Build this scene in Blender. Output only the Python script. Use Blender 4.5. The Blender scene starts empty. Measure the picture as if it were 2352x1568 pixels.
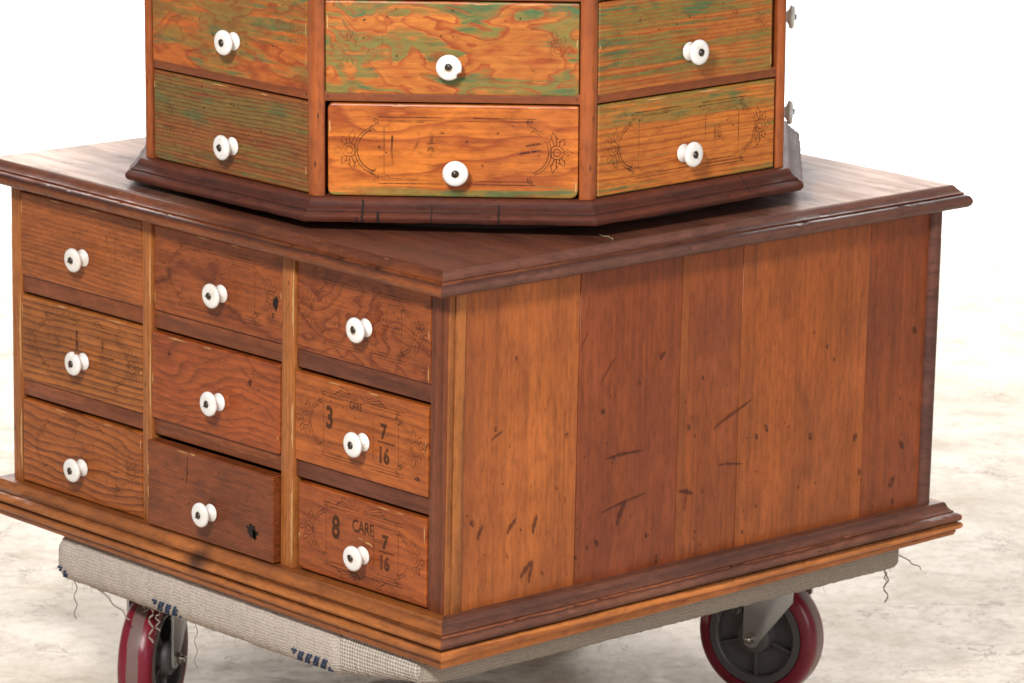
import bpy, bmesh, math, random
from math import sin, cos, pi, radians as RD
from mathutils import Vector, Matrix
S = bpy.context.scene
COL = S.collection
rnd = random.Random(7)

# ------------------------------------------------------------------ camera
YAW = 0.8232559
cam = bpy.data.cameras.new('camera'); camo = bpy.data.objects.new('camera', cam); COL.objects.link(camo)
camo.location = (3.96305, -3.56354, 1.58514)
camo.matrix_world = Matrix.Translation(camo.location) @ Matrix.Rotation(YAW, 4, 'Z') @ Matrix.Rotation(1.3448166, 4, 'X') @ Matrix.Rotation(0.0180414, 4, 'Z')
cam.sensor_width = 36; cam.lens = 10.207966 * 1000 / 2352 * 36
cam.clip_end = 100; cam.clip_start = .1
cam.dof.use_dof = True; cam.dof.focus_distance = 5.35; cam.dof.aperture_fstop = 16
S.camera = camo
RT = Vector((cos(YAW), sin(YAW), 0)); FW = Vector((-sin(YAW), cos(YAW), 0)); UP = Vector((0, 0, 1))
CEN = Vector((-.45, .45, 0))

# ------------------------------------------------------------------ light
w = bpy.data.worlds.new('World'); S.world = w; w.use_nodes = True
w.node_tree.nodes['Background'].inputs[0].default_value = (1, 1, 1, 1)
w.node_tree.nodes['Background'].inputs[1].default_value = 0.36
S.view_settings.view_transform = 'Standard'; S.view_settings.look = 'None'
S.view_settings.exposure = 0; S.view_settings.gamma = 1

def area(name, loc, target, sx, sy, power, color=(1, 1, 1)):
    l = bpy.data.lights.new(name, 'AREA'); l.shape = 'RECTANGLE'; l.size = sx; l.size_y = sy
    l.energy = power; l.color = color
    o = bpy.data.objects.new(name, l); COL.objects.link(o); o.location = loc
    o.rotation_euler = (Vector(target) - Vector(loc)).to_track_quat('-Z', 'Y').to_euler()
    return o
K = CEN - FW * 3.6 - RT * 0.8 + UP * 2.6
area('key_softbox', K, CEN + UP * .1, .55, .55, 175, (1, .975, .94))
K2 = CEN - FW * 3.2 + RT * 2.2 + UP * 1.3
area('fill_softbox', K2, CEN + UP * .1, 1.6, 1.6, 34, (1, .99, .98))
for s in (-1, 1):
    area('background_softbox', CEN + FW * 3.4 + RT * 1.5 * s + UP * 2.9, CEN + FW * 3.5 + RT * .7 * s + UP * .0, 2.2, 1.2, 145)

FLOOR = -.303

# ------------------------------------------------------------------ node helpers
class NT:
    def __init__(s, name):
        s.m = bpy.data.materials.new(name); s.m.use_nodes = True
        s.t = s.m.node_tree; s.b = s.t.nodes['Principled BSDF']
        s.out = s.t.nodes['Material Output']
        s.tc = s.t.nodes.new('ShaderNodeTexCoord').outputs['Object']
    def n(s, typ, **kw):
        nd = s.t.nodes.new(typ)
        for k, v in kw.items(): setattr(nd, k, v)
        return nd
    def set(s, sock, v):
        if hasattr(v, 'links') or isinstance(v, bpy.types.NodeSocket): s.t.links.new(v, sock)
        elif isinstance(v, (tuple, list)) and len(v) == 3 and sock.type == 'RGBA': sock.default_value = (*v, 1)
        else: sock.default_value = v
    def math(s, op, a, b=0., c=None, clamp=False):
        nd = s.n('ShaderNodeMath', operation=op); nd.use_clamp = clamp
        s.set(nd.inputs[0], a); s.set(nd.inputs[1], b)
        if c is not None: s.set(nd.inputs[2], c)
        return nd.outputs[0]
    def mapping(s, scale=(1, 1, 1), loc=(0, 0, 0), rot=(0, 0, 0), vec=None):
        nd = s.n('ShaderNodeMapping'); nd.inputs['Scale'].default_value = scale
        nd.inputs['Location'].default_value = loc; nd.inputs['Rotation'].default_value = rot
        s.t.links.new(vec or s.tc, nd.inputs[0]); return nd.outputs[0]
    def noise(s, vec, scale=1., detail=2., rough=.5, dist=0.):
        nd = s.n('ShaderNodeTexNoise'); s.t.links.new(vec, nd.inputs['Vector'])
        nd.inputs['Scale'].default_value = scale; nd.inputs['Detail'].default_value = detail
        nd.inputs['Roughness'].default_value = rough; nd.inputs['Distortion'].default_value = dist
        return nd.outputs['Fac']
    def voro(s, vec, scale=1., feature='F1', rand=1.):
        nd = s.n('ShaderNodeTexVoronoi', feature=feature); s.t.links.new(vec, nd.inputs['Vector'])
        nd.inputs['Scale'].default_value = scale; nd.inputs['Randomness'].default_value = rand
        return nd.outputs['Distance']
    def ramp(s, fac, stops, interp='LINEAR'):
        nd = s.n('ShaderNodeValToRGB'); cr = nd.color_ramp; cr.interpolation = interp
        while len(cr.elements) < len(stops): cr.elements.new(.5)
        for e, (p, c) in zip(cr.elements, stops):
            e.position = p; e.color = (c, c, c, 1) if isinstance(c, (int, float)) else (*c, 1)
        s.t.links.new(fac, nd.inputs[0]); return nd.outputs[0]
    def mix(s, fac, a, b, blend='MIX'):
        nd = s.n('ShaderNodeMix', data_type='RGBA', blend_type=blend)
        s.set(nd.inputs[0], fac); s.set(nd.inputs[6], a); s.set(nd.inputs[7], b)
        return nd.outputs[2]
    def sep(s, vec=None):
        nd = s.n('ShaderNodeSeparateXYZ'); s.t.links.new(vec or s.tc, nd.inputs[0]); return nd.outputs
    def bump(s, h, strength=.3, dist=.001):
        nd = s.n('ShaderNodeBump'); nd.inputs['Strength'].default_value = strength; nd.inputs['Distance'].default_value = dist
        s.t.links.new(h, nd.inputs['Height']); s.t.links.new(nd.outputs[0], s.b.inputs['Normal'])
    def fin(s, color, rough=.5, spec=.5, metal=0.):
        s.set(s.b.inputs['Base Color'], color); s.set(s.b.inputs['Roughness'], rough)
        s.b.inputs['Specular IOR Level'].default_value = spec; s.b.inputs['Metallic'].default_value = metal
        return s.m

def srgb(r, g, b, k=1.):
    f = lambda c: (c / 255 / 12.92 if c / 255 <= .04045 else ((c / 255 + .055) / 1.055) ** 2.4) * k
    return (f(r), f(g), f(b))

def wood(name, light, dark, axis='X', across='Z', freq=60., amp=3., nx=2., nz=6., sharp=(.45, .9), line=.8,
         fiber=.35, blotch=.35, blotch_col=None, green=0., green_seed=0., green_z=None, swirl=0., rough=.38, seed=0., specks=.0,
         bump=.25, bands=None, wob=.0, wear=.35, spec=.4, dusty_sheen=False, stain=None):
    """axis = grain direction, across = direction the rings are counted in"""
    light = (light[0], light[1] * .97, light[2] * .80); dark = (dark[0] * .95, dark[1] * .9, dark[2] * .74)
    t = NT(name)
    ax = {'X': 0, 'Y': 1, 'Z': 2}[axis]; ac = {'X': 0, 'Y': 1, 'Z': 2}[across]
    def sc(a, b, o=None):
        v = [b * .6] * 3 if o is None else [o] * 3
        v[ax] = a; v[ac] = b; return tuple(v)
    off = (seed * 3.17, seed * 1.73, seed * 2.31)
    comp = t.sep()[ac]
    big = t.noise(t.mapping(sc(nx, nz), off), 1., 2.5, .5, wob)
    med = t.noise(t.mapping(sc(nx * 3.5, nz * 5), off), 1., 2., .5)
    ph = t.math('ADD', t.math('MULTIPLY', comp, freq), t.math('MULTIPLY', big, amp))
    ph = t.math('ADD', ph, t.math('MULTIPLY', med, amp * .2))
    wob1 = t.noise(t.mapping(sc(.4, 22), (seed, 5, 9)), 1., 2.)
    ph = t.math('ADD', ph, t.math('MULTIPLY', wob1, 2.2 if freq > 25 else .6))
    fib = t.noise(t.mapping(sc(9, 900), off), 1., 3., .6)
    fib2 = t.noise(t.mapping(sc(3, 190), off), 1., 3., .6)
    sn2 = t.math('FRACT', t.math('ADD', ph, t.math('MULTIPLY', t.math('SUBTRACT', fib, .5), .30)))
    ring = t.ramp(sn2, [(sharp[0] * .6, 0.), (.5 + sharp[0] * .3, .35), (.90, 1.), (.99, 0.)])
    wid = t.noise(t.mapping(sc(2.5, 16), (5 + seed, 2, 1)), 1., 2.)
    ring = t.math('MULTIPLY', ring, t.math('MULTIPLY', t.ramp(wid, [(.25, .6), (.5, 1.)]), line))
    col = t.mix(ring, light, dark)
    col = t.mix(t.math('MULTIPLY', t.ramp(fib2, [(.35, 0.), (.75, 1.)]), fiber), col, tuple(c * .55 for c in dark))
    bl = t.noise(t.mapping(sc(5, 9), (seed * 2 + 3, 1, seed)), 1., 5., .6)
    col = t.mix(t.math('MULTIPLY', t.ramp(bl, [(.42, 0.), (.72, 1.)]), blotch), col, blotch_col or tuple(c * .6 for c in dark))
    bl2 = t.noise(t.mapping(sc(7, 11), (seed + 31, 4, seed * 1.3)), 1., 4., .6)
    col = t.mix(t.math('MULTIPLY', t.ramp(bl2, [(.5, 0.), (.78, 1.)]), blotch * .8), col, tuple(min(1, c * 1.35 + .01) for c in light))
    if green > 0:
        g = t.noise(t.mapping(sc(5, 36), (green_seed, 7.7, green_seed * .7)), 1., 5., .62)
        g = t.math('ADD', g, t.math('MULTIPLY', t.math('SUBTRACT', fib2, .5), .42))
        g = t.math('ADD', g, t.math('MULTIPLY', t.math('SINE', t.math('MULTIPLY', ph, pi * .8)), swirl * .13))
        if green_z:
            zz = t.ramp(t.math('MULTIPLY', comp, 8.), green_z)
            g = t.math('ADD', g, t.math('MULTIPLY_ADD', zz, .5, -.25))
        g = t.math('MULTIPLY', t.ramp(g, [(.45, 0.), (.54, .9), (.8, 1.)]), green)
        g = t.math('MULTIPLY', g, t.math('SUBTRACT', 1., t.math('MULTIPLY', ring, .85)))
        gv = t.noise(t.mapping(sc(5, 12), (1, green_seed, 3)), 1., 4., .6)
        col = t.mix(t.math('MULTIPLY', g, .85), col, t.mix(t.ramp(gv, [(.4, 0.), (.6, 1.)]), srgb(116, 116, 54), srgb(80, 112, 60)))
        g2 = t.noise(t.mapping(sc(14, 50), (green_seed + 3, 2.2, 1)), 1., 3., .6)
        g2 = t.math('MULTIPLY', t.math('MULTIPLY', t.ramp(g2, [(.54, 0.), (.62, 1.)]), g), .8)
        col = t.mix(g2, col, srgb(36, 100, 66))
    if specks > 0:
        v = t.voro(t.mapping(sc(24, 75, 75), (seed, seed, 0)), 1.)
        thr = t.noise(t.mapping((7, 7, 7), (seed, 9, 1)), 1., 1.)
        lim = t.math('MULTIPLY', t.ramp(thr, [(.38, 0.), (.7, 1.)]), .24 * specks)
        sp = t.math('LESS_THAN', v, lim)
        col = t.mix(t.math('MULTIPLY', sp, .75), col, srgb(48, 26, 22))
    fl = t.noise(t.mapping(sc(60, 420), (seed, 3, 3)), 1., 3., .7)
    col = t.mix(t.math('MULTIPLY', t.ramp(fl, [(.62, 0.), (.72, 1.)]), wear), col, tuple(min(1, c * 1.5 + .03) for c in light))
    dk = t.noise(t.mapping(sc(40, 160), (3, seed, 3)), 1., 5., .7)
    col = t.mix(t.math('MULTIPLY', t.ramp(dk, [(.46, 0.), (.72, 1.)]), .55), col, tuple(c * .45 for c in dark))
    if stain:      # an old dark spill soaked into the moulding
        dv = t.n('ShaderNodeVectorMath', operation='DISTANCE'); t.t.links.new(t.mapping((1, 1, 1)), dv.inputs[0]); dv.inputs[1].default_value = stain[:3]
        sn_ = t.math('ADD', dv.outputs['Value'], t.math('MULTIPLY', t.math('SUBTRACT', bl2, .5), .03))
        col = t.mix(t.math('MULTIPLY', t.ramp(t.math('DIVIDE', sn_, stain[3]), [(.3, 1.), (1., 0.)]), .85), col, srgb(40, 24, 20))
    if dusty_sheen:      # dusty outer corners of the old top, with the backdrop's sheen painted in pale
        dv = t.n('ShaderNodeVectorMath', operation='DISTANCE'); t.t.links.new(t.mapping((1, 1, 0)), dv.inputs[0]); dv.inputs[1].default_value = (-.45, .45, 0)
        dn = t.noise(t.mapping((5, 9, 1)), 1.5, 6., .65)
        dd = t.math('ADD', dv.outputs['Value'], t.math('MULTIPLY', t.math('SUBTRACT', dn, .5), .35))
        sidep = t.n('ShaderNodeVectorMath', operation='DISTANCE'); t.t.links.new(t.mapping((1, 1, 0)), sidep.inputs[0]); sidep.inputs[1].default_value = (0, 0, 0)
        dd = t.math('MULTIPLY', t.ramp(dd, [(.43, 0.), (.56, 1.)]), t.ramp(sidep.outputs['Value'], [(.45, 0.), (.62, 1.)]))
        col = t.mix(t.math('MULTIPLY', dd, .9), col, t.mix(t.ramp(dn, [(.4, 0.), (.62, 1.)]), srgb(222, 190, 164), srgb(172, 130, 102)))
    if bands:      # groove dirt and bead wear by height, with shade painted in so relief reads
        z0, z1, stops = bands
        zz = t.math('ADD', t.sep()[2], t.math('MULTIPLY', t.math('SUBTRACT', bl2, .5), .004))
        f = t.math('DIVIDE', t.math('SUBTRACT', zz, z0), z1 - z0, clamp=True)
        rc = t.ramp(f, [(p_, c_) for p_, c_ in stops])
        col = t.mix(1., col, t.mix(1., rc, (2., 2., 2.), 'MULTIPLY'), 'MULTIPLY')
    if dusty_sheen:
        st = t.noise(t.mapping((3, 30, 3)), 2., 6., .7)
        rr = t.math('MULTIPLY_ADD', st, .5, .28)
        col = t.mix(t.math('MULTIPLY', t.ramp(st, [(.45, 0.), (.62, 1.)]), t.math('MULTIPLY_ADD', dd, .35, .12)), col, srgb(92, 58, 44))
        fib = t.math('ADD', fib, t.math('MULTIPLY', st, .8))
    t.bump(t.math('ADD', t.math('MULTIPLY', ring, -.5), t.math('MULTIPLY', fib, .8)), bump, .0006)
    rr = rr if dusty_sheen else t.math('MULTIPLY_ADD', bl, .3, rough - .15)
    t.fin(col, rr, spec)
    return t.m

def plain(name, col, rough=.5, metal=0., spec=.5, var=.25, scale=30, bump=0., coat=0.):
    t = NT(name)
    nz = t.noise(t.mapping((1, 1, 1)), scale, 4., .6)
    c = t.mix(t.math('MULTIPLY', nz, var), col, tuple(x * .35 for x in col))
    if bump: t.bump(nz, bump, .001)
    t.fin(c, t.math('MULTIPLY_ADD', nz, .2, rough - .1), spec, metal)
    t.b.inputs['Coat Weight'].default_value = coat
    return t.m

def inkmat(name, col, alpha, lo=.35, hi=.6, seed=0., scale=26):
    """worn stencil ink: partly rubbed off"""
    t = NT(name)
    nz = t.noise(t.mapping((1, 1, 1), (seed, seed * 2, seed)), scale, 4., .65)
    f = t.math('MULTIPLY', t.ramp(nz, [(lo, 0.), (hi, 1.)]), alpha)
    t.fin(col, .5, .3)
    tr = t.n('ShaderNodeBsdfTransparent'); mx = t.n('ShaderNodeMixShader')
    t.t.links.new(f, mx.inputs[0]); t.t.links.new(tr.outputs[0], mx.inputs[1]); t.t.links.new(t.b.outputs[0], mx.inputs[2])
    t.t.links.new(mx.outputs[0], t.out.inputs[0])
    return t.m

# ------------------------------------------------------------------ mesh helpers
class MB:
    def __init__(s): s.v = []; s.f = []; s.mi = []; s.sm = []
    def add(s, verts, faces, mi=0, smooth=False, M=None):
        o = len(s.v)
        for p in verts:
            p = Vector(p); s.v.append(M @ p if M else p)
        for f in faces: s.f.append([i + o for i in f]); s.mi.append(mi); s.sm.append(smooth)
    def bm(s, b, mi=0, smooth=False, M=None):
        b.verts.index_update()
        s.add([v.co.copy() for v in b.verts], [[v.index for v in f.verts] for f in b.faces], mi, smooth, M); b.free()
    def box(s, a, b, bev=0., mi=0, M=None, seg=2):
        m = bmesh.new(); bmesh.ops.create_cube(m, size=1)
        for v in m.verts: v.co = Vector([(a[i] + b[i]) / 2 + v.co[i] * (b[i] - a[i]) for i in range(3)])
        if bev > 0: bmesh.ops.bevel(m, geom=m.edges[:], offset=bev, segments=seg, affect='EDGES', profile=.6)
        s.bm(m, mi, bev > 0, M)
    def prism(s, pts, y0, y1, bev=0., mi=0, M=None, ins=None):
        """outline pts (x,z) extruded from y0 (front) to y1; front edge bevelled"""
        n = len(pts); cx = sum(p[0] for p in pts) / n; cz = sum(p[1] for p in pts) / n
        rings = []
        def inset(d):
            out = []
            for i in range(n):
                p, q, r = Vector(pts[i - 1]), Vector(pts[i]), Vector(pts[(i + 1) % n])
                e1 = (q - p).normalized(); e2 = (r - q).normalized()
                nn = Vector((-(e1.y + e2.y), e1.x + e2.x)); nn.normalize()
                out.append(q + nn * d)
            return out
        if bev > 0:
            if ins: rings.append([(p[0], y0, p[1]) for p in ins(bev)]); rings.append([(p[0], y0 + bev * .3, p[1]) for p in ins(bev * .3)])
            else:
                rings.append([(p.x, y0, p.y) for p in inset(bev)])
                rings.append([(p.x, y0 + bev * .3, p.y) for p in inset(bev * .3)])
            rings.append([(p[0], y0 + bev, p[1]) for p in pts])
        else: rings.append([(p[0], y0, p[1]) for p in pts])
        rings.append([(p[0], y1, p[1]) for p in pts])
        vs = [p for r in rings for p in r]; fs = [list(range(n))]
        for k in range(len(rings) - 1):
            for i in range(n):
                j = (i + 1) % n
                fs.append([k * n + j, k * n + i, (k + 1) * n + i, (k + 1) * n + j])
        fs.append([(len(rings) - 1) * n + i for i in range(n - 1, -1, -1)])
        s.add(vs, fs, mi, False, M)
    def lathe(s, prof, seg=40, mi=0, M=None, smooth=True, notch=None):
        """prof (r, y): revolve about -Y"""
        vs = []; fs = []; n = len(prof)
        for i in range(seg):
            a = 2 * pi * i / seg
            for r, y in prof:
                rr = r
                if notch and r > .012 and abs((a - notch + pi) % (2 * pi) - pi) < .2: rr = r * .86
                vs.append((rr * cos(a), y, rr * sin(a)))
        for i in range(seg):
            j = (i + 1) % seg
            for k in range(n - 1):
                fs.append([i * n + k, j * n + k, j * n + k + 1, i * n + k + 1])
        s.add(vs, fs, mi, smooth, M)
    def tube(s, pts, r, seg=8, mi=0, M=None, taper=None):
        pts = [Vector(p) for p in pts]; vs = []; fs = []
        for i, p in enumerate(pts):
            d = (pts[min(i + 1, len(pts) - 1)] - pts[max(i - 1, 0)]).normalized()
            a = d.cross(Vector((0, 0, 1)));
            if a.length < .01: a = d.cross(Vector((1, 0, 0)))
            a.normalize(); b = d.cross(a); rr = r if taper is None else r * (1 + (taper - 1) * i / (len(pts) - 1))
            for k in range(seg):
                t = 2 * pi * k / seg; vs.append(p + (a * cos(t) + b * sin(t)) * rr)
        for i in range(len(pts) - 1):
            for k in range(seg):
                l = (k + 1) % seg
                fs.append([i * seg + k, i * seg + l, (i + 1) * seg + l, (i + 1) * seg + k])
        fs.append(list(range(seg))); fs.append([(len(pts) - 1) * seg + k for k in range(seg)])
        s.add(vs, fs, mi, True, M)
    def ribbon(s, pts, wd, y=-.0003, mi=1, closed=False):
        """flat stroke on the face plane y, pts (x,z)"""
        P = [Vector(p) for p in pts]
        n = len(P)
        if closed: P = P + [P[0]]; n += 1
        vs = []; fs = []
        for i in range(n):
            a = P[max(i - 1, 0)]; b = P[min(i + 1, n - 1)]
            if closed and i in (0, n - 1): a = P[-2]; b = P[1]
            d = b - a
            d = d.normalized() if d.length > 1e-9 else Vector((1, 0))
            nn = Vector((-d.y, d.x)) * wd / 2
            vs += [(P[i].x + nn.x, y, P[i].y + nn.y), (P[i].x - nn.x, y, P[i].y - nn.y)]
        for i in range(n - 1): fs.append([2 * i, 2 * i + 1, 2 * i + 3, 2 * i + 2])
        s.add(vs, fs, mi)
    def blob(s, cx, cz, rx, rz, y=-.0003, mi=1, rot=0., n=14, jag=.25, rd=None):
        rd = rd or rnd; vs = [(cx, y, cz)]
        for i in range(n):
            a = 2 * pi * i / n; k = 1 + rd.uniform(-jag, jag)
            u = rx * k * cos(a); v = rz * k * sin(a)
            vs.append((cx + u * cos(rot) - v * sin(rot), y, cz + u * sin(rot) + v * cos(rot)))
        s.add(vs, [[0, 1 + i, 1 + (i + 1) % n] for i in range(n)], mi)
    def build(s, name, mats, parent=None, M=None, warp=None, bevel=0.):
        me = bpy.data.meshes.new(name)
        me.from_pydata([warp(v) if warp else v for v in s.v], [], s.f)
        for m in (mats if isinstance(mats, (list, tuple)) else [mats]): me.materials.append(m)
        me.polygons.foreach_set('material_index', s.mi); me.polygons.foreach_set('use_smooth', s.sm)
        b = bmesh.new(); b.from_mesh(me)
        flat = [f for f in b.faces if f.material_index == 0]
        bmesh.ops.recalc_face_normals(b, faces=flat); b.to_mesh(me); b.free()
        me.update()
        o = bpy.data.objects.new(name, me); COL.objects.link(o)
        if parent: o.parent = parent
        if M is not None: o.matrix_local = M
        if any(s.sm):
            try:
                me.set_sharp_from_angle(angle=RD(38))
            except Exception: pass
        return o

def empty(name, loc, label, cat, M=None):
    o = bpy.data.objects.new(name, None); COL.objects.link(o); o.location = loc; o.empty_display_size = .1
    if M is not None: o.matrix_world = M
    o['label'] = label; o['category'] = cat
    return o

def text_mesh(mb, txt, x, z, size, mi=5, y=-.00035, bold=.0013, sx=1.):
    cu = bpy.data.curves.new('t', 'FONT'); cu.body = txt; cu.size = size; cu.offset = bold; cu.resolution_u = 3
    o = bpy.data.objects.new('t', cu); COL.objects.link(o)
    dg = bpy.context.evaluated_depsgraph_get(); me = bpy.data.meshes.new_from_object(o.evaluated_get(dg))
    bpy.data.objects.remove(o)
    mb.add([(x + v.co.x * sx, y, z + v.co.y) for v in me.vertices], [list(p.vertices) for p in me.polygons], mi)
    bpy.data.meshes.remove(me); bpy.data.curves.remove(cu)

# ------------------------------------------------------------------ warp of the racked old base (a few millimetres)
W, D, H, T = .9015, .8999, .42, .4507
def _o(rx, dz): return RT * rx * .001 + UP * dz * .001
BODY0 = [_o(1.25, 3.4), _o(2.2, -2.9), _o(-1.3, -.9)]       # near, left, right corner at floor of the body
BODY1 = [_o(2.2, 2.0), _o(.3, 0), _o(1.2, -.5)]             # the same at its top
SLAB = [_o(-4.2, .8), _o(-3.3, 3.0), _o(-2.5, -1.5)]
MB1 = [_o(1.0, -3.2), _o(1.0, 2.5), _o(-2.2, 4.0)]
def corner(c3, x, y):
    u = max(-.1, min(1.1, -x / W)); v = max(-.1, min(1.1, y / D))
    return c3[0] * (1 - u - v) + c3[1] * u + c3[2] * v if u + v < 1 else c3[0] * 0 + c3[1] * (1 - v) + c3[2] * (1 - u)
def wbody(p):
    t = max(0., min(1., p.z / H)); return p + corner(BODY0, p.x, p.y) * (1 - t) + corner(BODY1, p.x, p.y) * t
def wslab(p): return p + corner(SLAB, p.x, p.y)
def wbase(p):
    t = max(0., min(1., -p.z / .047)); return p + corner(BODY0, p.x, p.y) * (1 - t) + corner(MB1, p.x, p.y) * t

# ------------------------------------------------------------------ materials
BR = srgb
M_mould_front = wood('slab_moulding_front', BR(138, 76, 42), BR(94, 50, 32), freq=30, amp=1.2, nx=1.2, nz=8, blotch=.85, wear=.8, blotch_col=BR(70, 40, 32), bands=(T - .032, T + .001, [(0., (.40, .36, .33)), (.15, (.52, .50, .46)), (.40, (.58, .56, .50)), (.48, (.34, .30, .30)), (.57, (.14, .12, .12)), (.63, (.60, .57, .50)), (.68, (.42, .38, .35)), (1., (.36, .32, .31))]), rough=.42, seed=1, specks=.3)
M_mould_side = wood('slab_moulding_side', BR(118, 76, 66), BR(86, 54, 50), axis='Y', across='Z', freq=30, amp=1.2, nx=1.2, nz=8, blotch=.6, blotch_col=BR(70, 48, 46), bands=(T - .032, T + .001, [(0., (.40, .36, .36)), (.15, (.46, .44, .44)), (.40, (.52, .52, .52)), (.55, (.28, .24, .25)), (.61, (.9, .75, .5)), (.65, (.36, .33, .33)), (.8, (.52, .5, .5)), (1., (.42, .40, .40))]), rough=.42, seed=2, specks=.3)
M_mould_top = wood('slab_top_wood', BR(112, 60, 42), BR(84, 42, 30), axis='X', across='Y', freq=12, amp=2, nx=1.5, nz=6, blotch=.6, rough=.50, seed=3, spec=.65, dusty_sheen=True, fiber=.5, specks=.15, bump=.35)
M_base_front = wood('base_moulding_front', BR(176, 108, 56), BR(130, 74, 40), stain=(-.450, -.033, -.012, .034), freq=45, amp=1.2, nx=1.2, nz=8, blotch=.65, blotch_col=BR(84, 48, 32), bands=(-.047, .004, [(0., (.42, .38, .36)), (.20, (.5, .48, .46)), (.10, (.18, .16, .15)), (.16, (.5, .48, .46)), (.36, (.57, .55, .52)), (.41, (.13, .12, .12)), (.46, (.42, .40, .38)), (.56, (.62, .60, .56)), (.66, (.50, .48, .46)), (.71, (.15, .13, .13)), (.78, (.44, .42, .40)), (.88, (.56, .53, .50)), (1., (.38, .36, .35))]), rough=.42, seed=4, specks=.3)
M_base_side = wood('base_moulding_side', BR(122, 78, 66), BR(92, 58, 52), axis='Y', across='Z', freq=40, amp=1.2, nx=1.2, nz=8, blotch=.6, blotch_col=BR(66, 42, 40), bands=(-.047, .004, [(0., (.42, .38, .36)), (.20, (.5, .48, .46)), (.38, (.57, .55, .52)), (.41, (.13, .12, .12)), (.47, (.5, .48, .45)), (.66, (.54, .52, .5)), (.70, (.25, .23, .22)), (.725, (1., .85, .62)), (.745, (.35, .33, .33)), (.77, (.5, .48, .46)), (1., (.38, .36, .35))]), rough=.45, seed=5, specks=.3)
M_lip_side = wood('lip_side', BR(196, 122, 66), BR(146, 82, 44), axis='Y', across='Z', freq=60, amp=1.2, nx=1.2, nz=8, blotch=.6, blotch_col=BR(88, 48, 36), bands=(-.047, .004, [(0., (.42, .38, .36)), (.20, (.5, .48, .46)), (.10, (.18, .16, .15)), (.16, (.5, .48, .46)), (.36, (.57, .55, .52)), (.41, (.13, .12, .12)), (.46, (.42, .40, .38)), (.56, (.62, .60, .56)), (.66, (.50, .48, .46)), (.71, (.15, .13, .13)), (.78, (.44, .42, .40)), (.88, (.56, .53, .50)), (1., (.38, .36, .35))]), rough=.45, seed=6, specks=.3)
M_post_light = wood('light_post', BR(176, 108, 58), BR(130, 74, 40), axis='Z', across='X', freq=150, amp=2, nx=2, nz=20, blotch=.5, rough=.42, seed=7, specks=.5)
M_post_dark = wood('dark_stile', BR(124, 66, 42), BR(92, 48, 34), axis='Z', across='X', freq=60, amp=2, nx=2, nz=12, blotch=.5, rough=.4, seed=8)
M_rail = wood('rail_wood', BR(142, 78, 48), BR(104, 54, 36), freq=40, amp=2, nx=3, nz=20, blotch=.6, rough=.5, seed=9)
M_rail_dark = wood('rail_wood_dark', BR(112, 60, 42), BR(86, 46, 34), freq=40, amp=2, nx=3, nz=20, blotch=.6, rough=.5, seed=10)
M_rail_top = wood('upper_rail_wood', BR(148, 80, 44), BR(112, 56, 32), freq=40, amp=2, nx=3, nz=20, blotch=.45, rough=.45, seed=11)
M_post_top = wood('upper_post_wood', BR(166, 88, 44), BR(122, 60, 32), axis='Z', across='X', freq=60, amp=2, nx=2, nz=14, blotch=.45, rough=.42, seed=12, specks=.6)
M_oct_mould = wood('octagon_moulding_wood', BR(98, 52, 40), BR(70, 38, 34), freq=30, amp=2, nx=2, nz=12, blotch=.7, blotch_col=BR(66, 50, 48), bands=(-.029, .001, [(0., (.40, .34, .34)), (.2, (.52, .46, .46)), (.40, (.46, .42, .42)), (.48, (.22, .2, .2)), (.54, (.46, .4, .38)), (.60, (.32, .29, .29)), (.8, (.46, .43, .43)), (1., (.55, .45, .38))]), rough=.58, spec=.25, seed=13, specks=.5)
M_inner = plain('dark_interior', BR(54, 34, 26), .8, var=.5)
M_porcelain = NT('white_porcelain')
_oi = M_porcelain.n('ShaderNodeObjectInfo').outputs['Random']
_vv = M_porcelain.n('ShaderNodeVectorMath', operation='ADD'); M_porcelain.t.links.new(M_porcelain.tc, _vv.inputs[0]); M_porcelain.t.links.new(_oi, _vv.inputs[1])
_n = M_porcelain.noise(_vv.outputs[0], 70, 4.); _n2 = M_porcelain.noise(_vv.outputs[0], 260, 3.)
_c = M_porcelain.mix(M_porcelain.math('MULTIPLY', _oi, .5), (.80, .79, .78), (.76, .72, .64))
_c = M_porcelain.mix(M_porcelain.ramp(_n, [(.5, 0.), (.75, .5)]), _c, (.56, .46, .34))
_c = M_porcelain.mix(M_porcelain.ramp(_n2, [(.70, 0.), (.76, .6)]), _c, (.25, .18, .12))
_rr = M_porcelain.math('SQRT', M_porcelain.math('ADD', M_porcelain.math('POWER', M_porcelain.sep()[0], 2.), M_porcelain.math('POWER', M_porcelain.sep()[2], 2.)))
_c = M_porcelain.mix(M_porcelain.math('MULTIPLY', M_porcelain.ramp(M_porcelain.math('MULTIPLY', _rr, 100.), [(.46, 1.), (.62, 0.)]), .8), _c, (.38, .25, .12))
M_porcelain.fin(_c, .1, .5); M_porcelain = M_porcelain.m
M_screw = plain('dark_screw_metal', (.11, .10, .09), .42, 1., var=.5, scale=200)
M_ink = inkmat('stencil_ink', BR(60, 38, 25), .66, .30, .56, 1.)
M_ink_faint = inkmat('faded_stencil_ink', BR(64, 40, 24), .72, .34, .60, 5., 30)
M_ink_text = inkmat('worn_number_ink', BR(62, 38, 24), .68, .26, .48, 4., 36)
M_ink_vfaint = inkmat('rubbed_stencil_ink', BR(72, 46, 28), .5, .42, .70, 9., 40)
M_burn = inkmat('burn_mark', BR(24, 16, 14), .95, .1, .3, 3., 60)
M_dent = inkmat('dent_mark', BR(70, 40, 32), .66, .32, .56, 3., 160)
M_crack = plain('open_crack', (.006, .004, .003), .9)
M_scratch = inkmat('old_scratch', BR(84, 44, 34), .62, .1, .4, 3., 90)
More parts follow.
